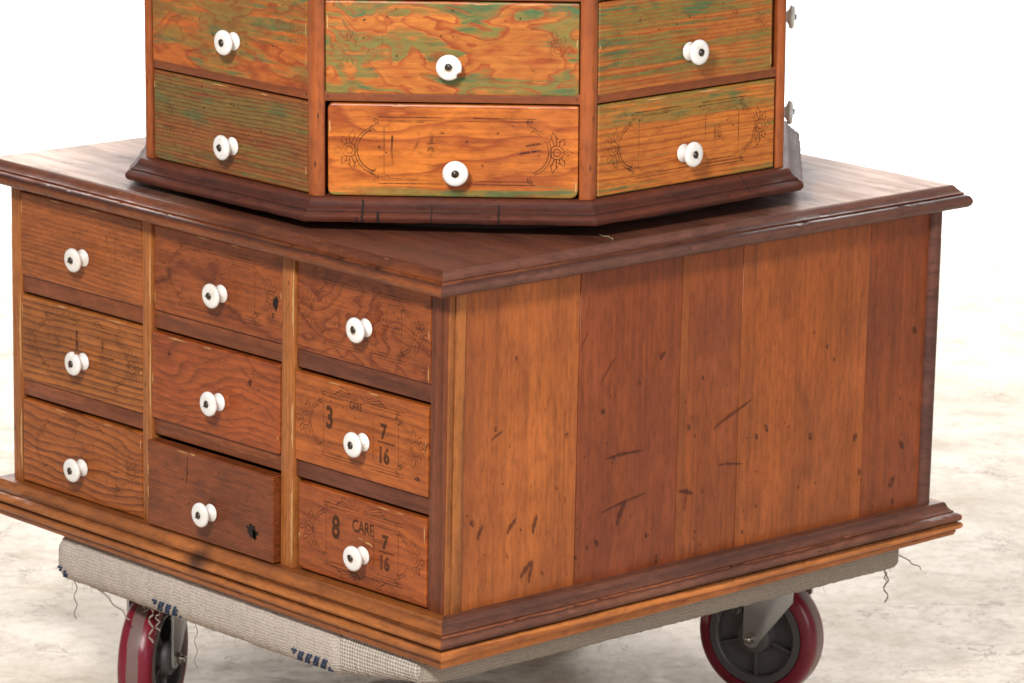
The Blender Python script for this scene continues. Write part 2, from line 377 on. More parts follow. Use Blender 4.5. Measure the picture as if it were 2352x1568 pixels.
M_chip = plain('bare_chipped_wood', BR(204, 154, 98), .6, var=.45, scale=150)

# ------------------------------------------------------------------ drawer building
def rounded(x0, z0, x1, z1, rr):
    """CCW outline seen from -Y (x right, z up); rr = radius bl, br, tr, tl"""
    out = []
    for (cx, cz, r, a0) in ((x0, z0, rr[0], 180), (x1, z0, rr[1], 270), (x1, z1, rr[2], 0), (x0, z1, rr[3], 90)):
        mx = cx + r * (1 if cx == x0 else -1); mz = cz + r * (1 if cz == z0 else -1)
        for k in range(5):
            a = RD(a0 + 22.5 * k); out.append((mx + r * cos(a), mz + r * sin(a)))
    return out

def arc(cx, cz, r, a0, a1, n=14, kx=1.):
    return [(cx + kx * r * cos(RD(a0 + (a1 - a0) * i / n)), cz + r * sin(RD(a0 + (a1 - a0) * i / n))) for i in range(n + 1)]

def ornament(mb, w, h, parts, mi=1, wd=.0011, y=-.0003):
    """parts: letters L,R flowers, A,B arcs left/right, F inner frame, T top fan, U bottom fan, C corner curls, X fraction box"""
    cz = h * .50
    def side(sg, what):
        X = (lambda u: u) if sg > 0 else (lambda u: w - u)
        def rb(pts, wdd=wd, closed=False): mb.ribbon([(X(p[0]), p[1]) for p in pts], wdd, y, mi, closed)
        fx = w * .085
        if 'flower' in what:
            rb(arc(fx, cz, .0046, 0, 360, 18)[:-1], wd, True); rb(arc(fx, cz, .0088, 0, 360, 20)[:-1], wd, True)
            for a in (78, 118, 180, 242, 282):
                c, s = cos(RD(a)), sin(RD(a)); L = .027 if a in (78, 282) else .020
                def q(r, t): return (fx + r * c - t * s, cz + r * s + t * c)
                rb([q(.0095, .0014), q(.6 * L + .002, .003), q(.6 * L, .0052), q(.68 * L + .001, .0036), q(L, 0), q(.68 * L + .001, -.0036), q(.6 * L, -.0052), q(.6 * L + .002, -.003), q(.0095, -.0014)])
        if 'arc' in what:
            rb(arc(fx + .038, cz, .0275, 100, 260, 20, 1.0)); rb(arc(fx + .038, cz, .0310, 103, 257, 20, 1.0), wd * .8)
            for s in (1, -1):
                bx, bz = fx + .034, cz + s * .026
                rb([(bx, bz - s * .002), (bx - .004, bz + s * .002), (bx - .009, bz + s * .001), (bx - .006, bz + s * .005), (bx - .001, bz + s * .006), (bx + .001, bz + s * .010), (bx - .003, bz + s * .012), (bx - .002, bz + s * .015), (bx + .003, bz + s * .013), (bx + .003, bz + s * .006)])
        if 'frame' in what:
            x = w * .225
            rb([(x + w * .16, cz + h * .31), (x + .006, cz + h * .31), (x + .006, cz + h * .28), (x, cz + h * .26), (x, cz - h * .26), (x + .006, cz - h * .28), (x + .006, cz - h * .31), (x + w * .14, cz - h * .31)], wd * .8)
    if 'L' in parts: side(1, 'flower')
    if 'A' in parts: side(1, 'arc')
    if 'R' in parts: side(-1, 'flower')
    if 'B' in parts: side(-1, 'arc')
    if 'F' in parts: side(1, 'frame')
    if 'X' in parts:
        x0, x1, z0, z1 = w * .60, w * .79, cz - h * .29, cz + h * .26; c = .005
        mb.ribbon([(x0 + c, z0), (x1 - c, z0), (x1 - c, z0 + c * .6), (x1, z0 + c), (x1, z1 - c), (x1 - c, z1 - c * .6), (x1 - c, z1), (x0 + c, z1), (x0, z1 - c), (x0, z0 + c)], wd * .8, y, mi, True)
    if 'C' in parts:
        for sg in (1, -1):
            zt = cz + sg * h * .36
            mb.ribbon([(w * .20, zt), (w * .46, zt)], wd, y, mi); mb.ribbon([(w * .58, zt), (w * .83, zt)], wd, y, mi)
            zt -= sg * h * .035
            mb.ribbon([(w * .21, zt), (w * .82, zt)], wd * .7, y, mi)
    for ch, sg in (('T', 1), ('U', -1)):
        if ch in parts:
            fx, fz = w * .50, cz + sg * h * .34
            for a in (12, 26, 42, 60, 78, 102, 120, 138, 154, 168):
                L = .012 + .020 * abs(cos(RD(a))) ** 1.5
                mb.ribbon([(fx + .008 * cos(RD(a)), fz + sg * .006 * sin(RD(a))), (fx + L * 1.5 * cos(RD(a)), fz + sg * L * .55 * sin(RD(a)) + sg * .003)], wd * .8, y, mi)
            mb.ribbon(arc(fx, fz, .007, 0 if sg > 0 else 180, 180 if sg > 0 else 360, 10), wd, y, mi)
            for q in (-1, 1):
                mb.ribbon([(fx + q * .050, fz + sg * .002), (fx + q * .036, fz + sg * .010), (fx + q * .040, fz + sg * .014), (fx + q * .030, fz + sg * .013)], wd, y, mi)

def nails(mb, w, h, n, mi, rd, y=-.00035):
    for i in range(n):
        mb.blob(rd.uniform(.15, .85) * w, rd.uniform(.35, .92) * h, rd.uniform(.0008, .0018), rd.uniform(.0008, .0022), y, mi, rd.uniform(0, 3), 8, .3, rd)

KNOB_PROF = [(.0001, .0), (.0098, .0), (.0112, -.001), (.0118, -.0028), (.0112, -.0045), (.0092, -.0062), (.0074, -.0088), (.0066, -.012), (.0066, -.0155), (.0076, -.0182),
             (.0110, -.0202), (.0146, -.0216), (.0159, -.0238), (.0160, -.0258), (.0152, -.0278), (.0132, -.0291), (.0100, -.0298), (.0060, -.0300), (.0048, -.0298), (.0042, -.0285), (.0001, -.0285)]
KNOB_PROF = [(r * (1.03 if y < -.02 else 1.02), y * .86 if y < -.02 else y * .8) for r, y in KNOB_PROF]
KNOB_PROF = [(r, y + .0022 if y < -.016 else y * .9) for r, y in KNOB_PROF]
_kn = {}
def knob_mesh(notch=None):
    if notch not in _kn:
        mb = MB(); mb.lathe(KNOB_PROF, 48, notch=notch); o = mb.build('knob', M_porcelain); _kn[notch] = o.data; bpy.data.objects.remove(o)
    return _kn[notch]
def screw_mesh():
    if 'screw' not in _kn:
        mb = MB()
        mb.lathe([(.0001, -.0257), (.0018, -.0255), (.0036, -.0247), (.0046, -.0232), (.0047, -.0221), (.0001, -.0221)], 20)
        mb.box((-.0006, -.0259, -.0042), (.0006, -.0246, .0042), 0, 1)
        o = mb.build('screw', [M_screw, M_inner]); _kn['screw'] = o.data; bpy.data.objects.remove(o)
    return _kn['screw']
def add_knob(dr, x, z, y=0., notch=None):
    tw = rnd.uniform(-.05, .05), rnd.uniform(-.05, .05)
    for nm, me in (('knob', knob_mesh(notch)), ('screw', screw_mesh())):
        o = bpy.data.objects.new(nm, me); COL.objects.link(o); o.parent = dr
        o.location = (x, y, z)
        o.rotation_euler = (tw[0], rnd.uniform(0, pi) if nm == 'screw' else 0, tw[1])

def make_drawer(parent, M, w, h, mats, knob, pull=0., radii=(.004,) * 4, orn=None, wd=.0011, extra=None, depth=.22, notch=None, tilt=0., name_label=None, nnails=8, front_round=.0022, seed=1):
    """local frame: x along the face, z up, -y outwards, origin lower left of the opening"""
    rd = random.Random(seed); mb = MB()
    mb.prism(rounded(0, 0, w, h, radii), 0, .019, front_round, ins=lambda d: rounded(d, d, w - d, h - d, [max(r - d, .0004) for r in radii]))
    mb.box((.006, .0185, .004), (w - .006, depth, h - .018), 0)
    if orn: ornament(mb, w, h, orn, 1, wd)
    nails(mb, w, h, nnails, 2, rd)
    if extra: extra(mb, w, h)
    for q in range(2):
        cx, L = rd.uniform(.1, .85) * w, rd.uniform(.008, .035)
        mb.blob(cx, h - front_round * 1.1, L / 2, rd.uniform(.0006, .0011), -.0004, 4, 0, 16, .4, rd)
    for q in range(2):
        mb.blob(rd.choice((front_round * 1.2, w - front_round * 1.2)), rd.uniform(.1, .9) * h, .0008, rd.uniform(.002, .010), -.0004, 4, 0, 14, .4, rd)
    o = mb.build('drawer', mats, parent, M @ Matrix.Translation((0, -pull, 0)) @ Matrix.Rotation(tilt, 4, 'Y'))
    add_knob(o, knob[0], knob[1], 0, notch)
    if name_label: o['label'] = name_label
    return o

# =================================================================== THE BASE CABINET
base = empty('drawer_cabinet', (-W / 2, D / 2, -.047), 'square brown wooden base cabinet with nine drawers and plank side, resting on the carpeted dolly', 'cabinet')
BI = Matrix.Translation(base.location).inverted()

def sweep_side(mb, prof, p0, p1, d0, d1, nrm, mi=0, n=150, jit=0.):
    """moulding along p0->p1 (xy), mitred ends; nrm outward normal; d0/d1 unit tangent shift per unit offset at each end"""
    vs = []; fs = []; m = len(prof)
    nick = {}
    for q in range(26): nick[rnd.randrange(4, n - 4)] = (rnd.randrange(2, m - 2), rnd.uniform(.0008, .0022))
    for i in range(n + 1):
        t = i / n
        for kk, (o, z) in enumerate(prof):
            a = Vector((p0[0], p0[1])) + Vector(d0) * o; b = Vector((p1[0], p1[1])) + Vector(d1) * o
            q = a.lerp(b, t) + Vector(nrm) * o
            j = (sin(t * 37 + z * 90) * .5 + sin(t * 91 + 1 + o * 70) * .3 + sin(t * 13) * .6) * jit
            j += rnd.uniform(-.3, .3) * jit
            if i in nick and abs(nick[i][0] - kk) < 2: j -= nick[i][1]
            if i in (0, n): j -= .0006
            q += Vector(nrm) * j * (1 if o > .02 else 0)
            vs.append((q.x, q.y, z + j * .6 * (1 if o > .02 else 0)))
    for i in range(n):
        for k in range(m - 1):
            fs.append([i * m + k, (i + 1) * m + k, (i + 1) * m + k + 1, i * m + k + 1])
    fs.append(list(range(m))); fs.append([n * m + k for k in range(m)][::-1])
    mb.add(vs, fs, mi, True)

SLABP = [(-.03, T - .002), (.0125, T), (.0145, T - .0008), (.0175, T - .0045), (.0215, T - .0085), (.0250, T - .0103), (.0243, T - .0125), (.0280, T - .0135), (.0315, T - .0155),
         (.0335, T - .0195), (.0338, T - .0235), (.0320, T - .0275), (.0285, T - .0302), (.0240, T - .0312), (-.03, T - .0312)]
BASEP = [(-.03, .004), (.0165, .004), (.0185, .0015), (.0200, -.003), (.0235, -.0070), (.0270, -.0092), (.0262, -.0112), (.0300, -.0122), (.0345, -.0150), (.0358, -.0185), (.0350, -.0225), (.0325, -.0246), (.0295, -.0258)]
LIPP = [(.0295, -.0258), (.0340, -.0268), (.0362, -.0295), (.0365, -.0330), (.0345, -.0365), (.0315, -.0378), (.0295, -.0392), (.0300, -.0412), (.0280, -.0470), (-.03, -.0470)]
sides = {'front': ((-W, 0), (0, 0), (-1, 0), (1, 0), (0, -1)), 'right': ((0, 0), (0, D), (0, -1), (0, 1), (1, 0)),
         'back': ((0, D), (-W, D), (1, 0), (-1, 0), (0, 1)), 'left': ((-W, D), (-W, 0), (0, 1), (0, -1), (-1, 0))}
for sd, (p0, p1, d0, d1, nr) in sides.items():
    fr = sd in ('front', 'back')
    mb = MB(); sweep_side(mb, SLABP, p0, p1, d0, d1, nr, jit=.0006)
    mb.build('slab_moulding', M_mould_front if fr else M_mould_side, base, BI, wslab)
    mb = MB(); sweep_side(mb, BASEP, p0, p1, d0, d1, nr, jit=.0006)
    mb.build('base_moulding', M_base_front if fr else M_base_side, base, BI, wbase)
    mb = MB(); sweep_side(mb, LIPP, p0, p1, d0, d1, nr, jit=.0007)
    mb.build('base_lip', M_base_front if fr else M_lip_side, base, BI, wbase)
# slab top: planks running along the front
mb = MB(); y = -.0128; ws = (.20, .235, .23, .26)
for k, wy in enumerate(ws):
    mb.box((-W - .0128, y, T - .018), (.0128, min(y + wy, D + .0128) - .0001, T + .0006), 0, 0); y += wy
for k in range(16):    # gouges
    gx, gy = rnd.uniform(-W, 0), rnd.uniform(0, D)
    L = rnd.uniform(.006, .03)
    mb.add([(gx, gy, T + .0012), (gx + L, gy + .001, T + .0012), (gx + L * .9, gy + .003, T + .0012), (gx + L * .2, gy + .0022, T + .0012)], [[0, 1, 2, 3]], 1)
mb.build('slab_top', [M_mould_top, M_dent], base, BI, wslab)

# side planks (right), dovetailed widths from the photo
def plank(name, l, d, s, **k):
    l = (l[0] * .95, l[1] * .86, l[2] * .84); return wood(name, l, d, axis='Z', across='Y', freq=k.get('freq', 16), amp=k.get('amp', 4), nx=1.6, nz=5, line=.45, fiber=k.get('fiber', .5), blotch=k.get('blotch', .75), blotch_col=k.get('bc'), rough=.36, seed=s, specks=.35, wear=.15, bump=.2)
PM = [plank('plank_golden', BR(184, 108, 54), BR(142, 76, 40), 21, bc=BR(132, 68, 38)), plank('plank_red', BR(146, 76, 42), BR(114, 54, 32), 22, bc=BR(112, 52, 32)),
      plank('plank_brown', BR(156, 84, 42), BR(120, 58, 32), 23, bc=BR(112, 56, 36)), plank('plank_tan', BR(172, 96, 46), BR(132, 68, 34), 24, bc=BR(116, 62, 36)),
      plank('plank_far', BR(150, 78, 40), BR(114, 56, 30), 25, bc=BR(106, 52, 34)), M_dent, plank('plank_edge', BR(158, 88, 46), BR(146, 80, 42), 26), M_scratch]
def planks():
    mb = MB(); ys = [.024, .2245, .4060, .5180, .7620, .8800]
    for i in range(5):
        mb.box((-.018, ys[i] + .0004, .002), (0 + (i % 2) * .0004, ys[i + 1] - .0004, T - .032), .0003, i, seg=1)
    mb.box((-.01, .4062, .003), (.0006, .4190, T - .033), 0, 6)
    # scratches and dents on the face (x = +)
    def scr(y0, z0, y1, z1, wd):
        d = Vector((y1 - y0, z1 - z0)); n = Vector((-d.y, d.x)).normalized() * wd / 2
        pts = []; N = 8
        for i in range(N + 1):
            t = i / N; k = sin(pi * min(1, t * 1.0 + .02)) ** .5 * (1 + .3 * sin(i * 2.3)); b = .002 * sin(t * 5)
            c = Vector((y0, z0)) + d * t + n * b / wd
            pts.append((.0013, c.x + n.x * k, c.y + n.y * k)); pts.append((.0013, c.x - n.x * k, c.y - n.y * k))
        mb.add(pts, [[2 * i, 2 * i + 1, 2 * i + 3, 2 * i + 2] for i in range(N)], 5)
    rd = random.Random(4)
    for a in SCR: scr(*a)
    mb.mi = [7 if m == 5 else m for m in mb.mi]
    for i in range(105):
        yy = rd.uniform(.03, .86); zz = rd.uniform(.02, .36) ** 1.0 * (rd.random() ** .35)
        r = rd.uniform(.0006, .0017) if i % 5 else rd.uniform(.0024, .0040); e = rd.uniform(1, 2.6); a = rd.uniform(-.5, .5)
        vs = [(.0013, yy, zz)]
        for k in range(10):
            t = 2 * pi * k / 10; u = r * cos(t); v = r * e * sin(t) * (1 + rd.uniform(-.2, .2))
            vs.append((.0013, yy + u * cos(a) - v * sin(a), zz + u * sin(a) + v * cos(a)))
        mb.add(vs, [[0, 1 + k, 1 + (k + 1) % 10] for k in range(10)], 5)
    return mb
SCR = [(.470, .172, .545, .205, .004), (.270, .092, .352, .108, .0035), (.298, .070, .312, .104, .008), (.275, .163, .345, .166, .004), (.262, .262, .290, .300, .002), (.225, .31, .24, .34, .0015),
       (.130, .030, .150, .052, .006), (.145, .020, .150, .050, .004), (.410, .098, .438, .092, .006), (.422, .070, .426, .104, .003), (.075, .218, .095, .230, .003), (.37, .28, .376, .292, .006),
       (.15, .085, .155, .11, .006), (.055, .092, .062, .112, .005), (.105, .092, .12, .112, .006), (.48, .122, .53, .118, .003)]
planks().build('side_planks', PM, base, BI, wbody)

# corner mouldings
mb = MB()
mb.box((-.006, .0015, .002), (.0015, .0098, T - .033), .001)
mb.build('corner_strip', M_post_light, base, BI, wbody)
mb = MB()
def chips(mb, x0, x1, segs, y=-.0034, mi=1, seed=2):
    rd = random.Random(seed)
    for a, b in segs:
        n = max(4, int((b - a) / .006)); z = a
        pts = []
        for i in range(n + 1):
            t = i / n; wdt = (x1 - x0) * (min(1, 4 * min(t, 1 - t) + .1)) * rd.uniform(.5, 1.)
            pts += [(x1, y, a + (b - a) * t), (x1 - wdt, y, a + (b - a) * t)]
        mb.add(pts, [[2 * i, 2 * i + 1, 2 * i + 3, 2 * i + 2] for i in range(n)], mi)
def qround(cx, cy, r, a0, a1, z0, z1, n=10):
    vs = [(cx, cy, z0), (cx, cy, z1)]
    for i in range(n + 1):
        a = RD(a0 + (a1 - a0) * i / n); vs += [(cx + r * cos(a), cy + r * sin(a), z0), (cx + r * cos(a), cy + r * sin(a), z1)]
    fs = [[2 + 2 * i, 4 + 2 * i, 5 + 2 * i, 3 + 2 * i] for i in range(n)] + [[0, 2, 3, 1], [0, 1, 3 + 2 * n, 2 + 2 * n]]
    fs += [[0] + [2 + 2 * i for i in range(n, -1, -1)], [1] + [3 + 2 * i for i in range(n + 1)]]
    mb.add(vs, fs, 0, True)
mb.box((-.006, .0105, .002), (.0030, .0275, T - .033), .0022)
mb.build('corner_post', M_post_light, base, BI, wbody)
mb = MB(); qround(-.002, .8895, .0115, -100, 100, .003, T - .033); mb.build('rear_post', M_mould_side, base, BI, wbody)

# front carcass: stiles, dividers, rails
CT = T - .033
mb = MB(); mb.box((-.0300, .0, .003), (-.0005, .022, CT), .0012); mb.build('stile', M_post_dark, base, BI, wbody)
mb = MB(); mb.box((-W + .0035, -.001, .003), (-W + .0255, .022, CT), .0025); chips(mb, -W + .0195, -W + .0245, ((.02, .11), (.16, .27)), -.0014); mb.build('stile', [M_post_light, M_chip], base, BI, wbody)
for x0, x1 in ((-.6040, -.5845), (-.3150, -.2895)):
    mb = MB(); mb.box((x0, -.003, .003), (x1, .022, CT), .0022); 
    chips(mb, x1 - .0050, x1 - .0008, ((.03, .10), (.15, .255), (.30, .38)) if x0 < -.5 else ((.006, .125), (.16, .23), (.31, .41)), seed=int(-x0 * 100))
    mb.build('divider', [M_post_light, M_chip], base, BI, wbody)
bays = ((-.8760, -.6040), (-.5845, -.3150), (-.2895, -.0300))
for ci, (x0, x1) in enumerate(bays):
    for z0, z1 in ((.1275, .1490), (.2722, .2950)):
        mb = MB(); mb.box((x0, .0015, z0), (x1, .30, z1), .001); mb.build('rail', M_rail_dark if ci == 2 else M_rail, base, BI, wbody)
mb = MB()
mb.box((-W + .004, D - .02, .0), (-.001, D - .001, CT)); mb.box((-W + .001, .023, 0), (-W + .018, D - .021, CT))
for x in (-.594, -.302): mb.box((x - .005, .023, .0), (x + .005, D - .03, CT - .001))
mb.box((-W + .02, .03, -.04), (-.02, D - .025, .002))
mb.build('carcass', M_inner, base, BI, wbody)

OC = BR
def dm(name, **k):
    k['dark'] = tuple(c * q for c, q in zip(k['dark'], (.55, .64, .62))); k['light'] = tuple(c * q for c, q in zip(k['light'], (.92, 1.02, 1.05))); k.setdefault('fiber', .5); return [wood('pine_' + name, **k), M_ink_faint, M_dent, M_burn, M_chip, M_ink_vfaint]
DM = {
 (0, 2): dm('a', light=OC(186, 100, 50), dark=OC(146, 68, 36), freq=150, amp=5, nx=1.6, nz=3, line=.75, seed=31, blotch=.45),
 (0, 1): dm('b', light=OC(190, 108, 50), dark=OC(126, 56, 28), freq=118, amp=4.5, nx=2.4, nz=3, line=1., seed=32, blotch=.42, sharp=(.5, .75)),
 (0, 0): dm('c', light=OC(188, 100, 44), dark=OC(130, 56, 26), freq=95, amp=11., nx=2.8, nz=3.4, line=.95, seed=33, blotch=.35),
 (1, 2): dm('d', light=OC(170, 86, 42), dark=OC(124, 44, 26), freq=14, amp=4.5, nx=3.4, nz=6, line=.9, seed=34, blotch=.4, sharp=(.9, 1.), wob=.4),
 (1, 1): dm('e', light=OC(176, 84, 40), dark=OC(134, 54, 28), freq=70, amp=12, nx=3.2, nz=5, line=.6, seed=35, blotch=.35, wob=.3),
 (1, 0): dm('f', light=OC(148, 72, 36), dark=OC(92, 40, 24), freq=300, amp=5, nx=1.4, nz=3, line=1., seed=36, blotch=.65, blotch_col=OC(70, 36, 28)),
 (2, 2): dm('g', light=OC(166, 84, 42), dark=OC(134, 46, 26), freq=10, amp=9, nx=5, nz=9, line=.85, seed=37, blotch=.55, sharp=(.7, 1.), wob=1.),
 (2, 1): dm('h', light=OC(186, 96, 42), dark=OC(156, 66, 30), freq=50, amp=4, nx=2., nz=4, line=.5, seed=38, blotch=.5, blotch_col=OC(120, 60, 34)),
 (2, 0): dm('i', light=OC(178, 88, 38), dark=OC(150, 56, 26), freq=44, amp=6, nx=2.4, nz=4, line=.6, seed=39, blotch=.5, blotch_col=OC(110, 54, 34))}
for k in ((2, 1), (2, 0)): DM[k][1] = M_ink; DM[k][5] = M_ink_text
for k in ((1, 1), (0, 2)): DM[k][1] = M_ink_vfaint
def ex_frac(a, b, u=.635, zt=.62, size=.034, sx=.8):
    def f(mb, w, h):
        text_mesh(mb, a, w * u, h * zt, size * .8, 5, sx=sx); mb.ribbon([(w * u - .004, h * (zt - .05)), (w * u + .030, h * (zt - .05))], .002)
        text_mesh(mb, b, w * u - .002, h * (zt - .07) - size * .62, size * .8, 5, sx=sx)
    return f
def ex02(mb, w, h): ex_frac('1', '2', .70, .60, .026, .7)(mb, w, h)
def ex01(mb, w, h):
    text_mesh(mb, '5', w * .27, h * .47, .044, 5, sx=.7); text_mesh(mb, '1', w * .40, h * .62, .02); ex_frac('1', '2', .66, .58, .03, .8)(mb, w, h)
    for z in (.72, .66, .60, .55): mb.blob(w * .465, h * z, .003, .004, -.0004, 2)
def ex00(mb, w, h): ex_frac('1', '2', .70, .50, .024, .7)(mb, w, h)
def ex12(mb, w, h):
    mb.blob(w * .95, h * .45, .005, .010, -.0004, 3); mb.blob(w * .93, h * .30, .003, .004, -.0004, 2)
def ex11(mb, w, h):
    mb.blob(w * .14, h * .80, .003, .0035, -.0004, 2); mb.blob(w * .78, h * .72, .004, .006, -.0004, 2)
    vs = [(w * .70, -.0005, h * .985), (w * .99, -.0005, h * .98), (w * .99, -.0005, h * .955), (w * .86, -.0005, h * .965)]
def ex10(mb, w, h):
    mb.blob(w * .845, h * .31, .012, .0085, -.0004, 3, -.3, 18, .35); mb.blob(w * .862, h * .27, .0035, .007, -.0004, 3, .3)
    mb.ribbon([(w * .32, h * .62), (w * .33, h * .95)], .002, mi=2)
def ex22(mb, w, h): ex_frac('1', '2', .66, .56, .026, .8)(mb, w, h)
def ex21(mb, w, h):
    text_mesh(mb, '3', w * .24, h * .47, .040, 5, sx=.75); text_mesh(mb, '7', w * .655, h * .52, .026, 5, sx=.85)
    mb.ribbon([(w * .635, h * .475), (w * .765, h * .475)], .002); text_mesh(mb, '16', w * .635, h * .25, .028, 5, sx=.8)
    text_mesh(mb, 'CARE', w * .42, h * .75, .014, 5, sx=.7, bold=.0002)
    mb.blob(w * .93, h * .18, .006, .003, -.0004, 2)
def ex20(mb, w, h):
    text_mesh(mb, '8', w * .27, h * .48, .042, 5, sx=.75); text_mesh(mb, '7', w * .665, h * .53, .024, 5, sx=.9)
    mb.ribbon([(w * .635, h * .485), (w * .755, h * .485)], .002); text_mesh(mb, '16', w * .64, h * .29, .024, 5, sx=.85)
    text_mesh(mb, 'CARE', w * .43, h * .62, .023, 5, sx=.75, bold=.0005)
    mb.blob(w * .56, h * .53, .006, .0016, -.0006, 4, -.25, 12, .6); mb.blob(w * .50, h * .555, .004, .001, -.0006, 4, -.2, 10, .6)
# (col,row): x0,x1,z0,z1, knob world x, knob z, pull, radii bl br tr tl, ornament
GAP = .0020
DR = {
 (0, 2): (-.8745, -.6060, .2955, .4140, -.7189, .3453, .002, (.008, .001, .002, .002), 'LARBXC', ex02, None),
 (0, 1): (-.8745, -.6055, .1500, .2710, -.7200, .2023, .002, (.006, .002, .002, .002), 'LARBCTF', ex01, 1.3),
 (0, 0): (-.8745, -.6075, .0050, .1250, -.7251, .0532, .002, (.001, .001, .002, .004), 'ARBXT', ex00, None),
 (1, 2): (-.5825, -.3165, .2960, .4140, -.4258, .3453, .000, (.002,) * 4, 'LARBXCF', ex12, None),
 (1, 1): (-.5830, -.3175, .1500, .2700, -.4253, .2009, .004, (.002, .003, .001, .001), 'RC', ex11, None),
 (1, 0): (-.5800, -.3180, .0055, .1240, -.4300, .0520, .014, (.001,) * 4, '', ex10, None),
 (2, 2): (-.2885, -.0315, .2955, .4140, -.1385, .3501, .000, (.008, .001, .002, .002), 'LARBXC', ex22, None),
 (2, 1): (-.2885, -.0320, .1500, .2685, -.1388, .2020, .002, (.001, .001, .002, .002), 'LARBXCTF', ex21, None),
 (2, 0): (-.2800, -.0320, .0070, .1240, -.1375, .0536, .002, (.009, .001, .001, .001), 'LARBXCTUF', ex20, None)}
LB = {(1, 0): 'dark drawer pulled slightly out, black burn mark at its lower right', (2, 0): 'orange drawer stencilled 8 CARE 7/16', (2, 1): 'orange drawer stencilled 3 and 7/16',
      (0, 1): 'drawer with bold straight grain and faded 5, chipped knob rim'}
for key, (x0, x1, z0, z1, kx, kz, pull, rad, orn, ex, notch) in DR.items():
    p = wbody(Vector((x0, 0, z0))); q = wbody(Vector((x1, 0, z0)))
    M = BI @ Matrix.Translation(p) @ Matrix.Rotation(-math.atan2(q.z - p.z, q.x - p.x), 4, 'Y')
    make_drawer(base, M, x1 - x0, z1 - z0 - GAP, DM[key], (kx - x0 - .0130, kz - z0 - .003), pull, rad, orn, .0010, ex, notch=notch, name_label=LB.get(key), nnails=9, seed=key[0] * 3 + key[1] + 50)

# =================================================================== THE OCTAGONAL CABINET
TILT = Matrix.Rotation(.0084533, 4, 'X') @ Matrix.Rotation(-.0074703, 4, 'Y')
OM = Matrix.Translation((-.45283, .44764, .49648)) @ TILT
octo = empty('octagonal_cabinet', (0, 0, 0), 'revolving octagonal upper cabinet with green-stained orange pine drawers, standing on the square base cabinet', 'cabinet', OM)
R = .455; RM = .486; FWD = 2 * R * sin(RD(22.5)); ROTO = -.0082
def ocor(k, r): a = ROTO + RD(-67.5 + 45 * k); return Vector((r * cos(a), r * sin(a), 0))
def fmat(k):
    a, b = ocor(k, R), ocor(k + 1, R); ang = math.atan2(b.y - a.y, b.x - a.x)
    return Matrix.Translation(a) @ Matrix.Rotation(ang, 4, 'Z')
NR = 4; HT = .131 * NR
# moulding ring: profile (radius offset from R, z)
cc = cos(RD(22.5))
OP = [(-.03, .0), (.008, .0), (.011, -.0015), (.0135, -.006), (.018, -.0095), (.0215, -.0115), (.0218, -.0130), (.0255, -.0145), (.0290, -.0180), (.0288, -.0215), (.0260, -.0245), (-.03, -.0250)]
OP = [(o, z * 1.16) for o, z in OP]
for k in range(8):
    mb = MB(); vs = []; n = 24; m = len(OP)
    for i in range(n + 1):
        for (o, z) in OP:
            a, b = ocor(k, R + o / cc), ocor(k + 1, R + o / cc); q = a.lerp(b, i / n)
            j = (sin(i * 1.9 + k * 3 + o * 50) * .0004 + sin(i * .7 + k) * .0003) if o > .02 else 0
            q = q * (1 + j * 2); vs.append((q.x, q.y, z + j))
    fs = [[i * m + l, (i + 1) * m + l, (i + 1) * m + l + 1, i * m + l + 1] for i in range(n) for l in range(m - 1)]
    fs += [list(range(m)), [n * m + l for l in range(m)]]
    FI = fmat(k).inverted()
    mb.add([FI @ Vector(v) for v in vs], fs, 0, True)
    if k == 0:     # drying cracks across the moulding
        for u, zt, zb2, wd in ((.062, -.001, -.0275, .0022), (.082, -.015, -.028, .0028), (.150, -.004, -.0275, .0011), (.235, -.003, -.0275, .0020), (.055, -.018, -.0285, .0016)):
            for l in range(1, m - 2):
                (o1, z1), (o2, z2) = OP[l], OP[l + 1]
                if z1 > zt + .0005 or z2 < zb2 - .001: continue
                jx = .0008 * sin(l * 3 + u * 90)
                mb.add([(u + jx - wd / 2, -o1 - .0016, z1 + .0004), (u + jx + wd / 2, -o1 - .0016, z1 + .0004), (u + .0008 * sin((l + 1) * 3 + u * 90) + wd / 2, -o2 - .0016, z2 - .0002), (u + .0008 * sin((l + 1) * 3 + u * 90) - wd / 2, -o2 - .0016, z2 - .0002)], [[0, 1, 2, 3]], 1)
    if k == 1:
        mb.add([(.262, -.0295, -.019), (.2632, -.0295, -.019), (.2632, -.0083, .0008), (.262, -.0083, .0008)], [[0, 1, 2, 3]], 1)
    mb.build('base_moulding', [M_oct_mould, M_crack], octo, fmat(k))
mb = MB()
mb.lathe([(.0001, 0), (.395, 0), (.395, .021), (.0001, .021)], 64, M=Matrix.Translation((0, 0, -.0455)) @ Matrix.Rotation(pi / 2, 4, 'X'), smooth=False)
mb.build('turntable', M_inner, octo)
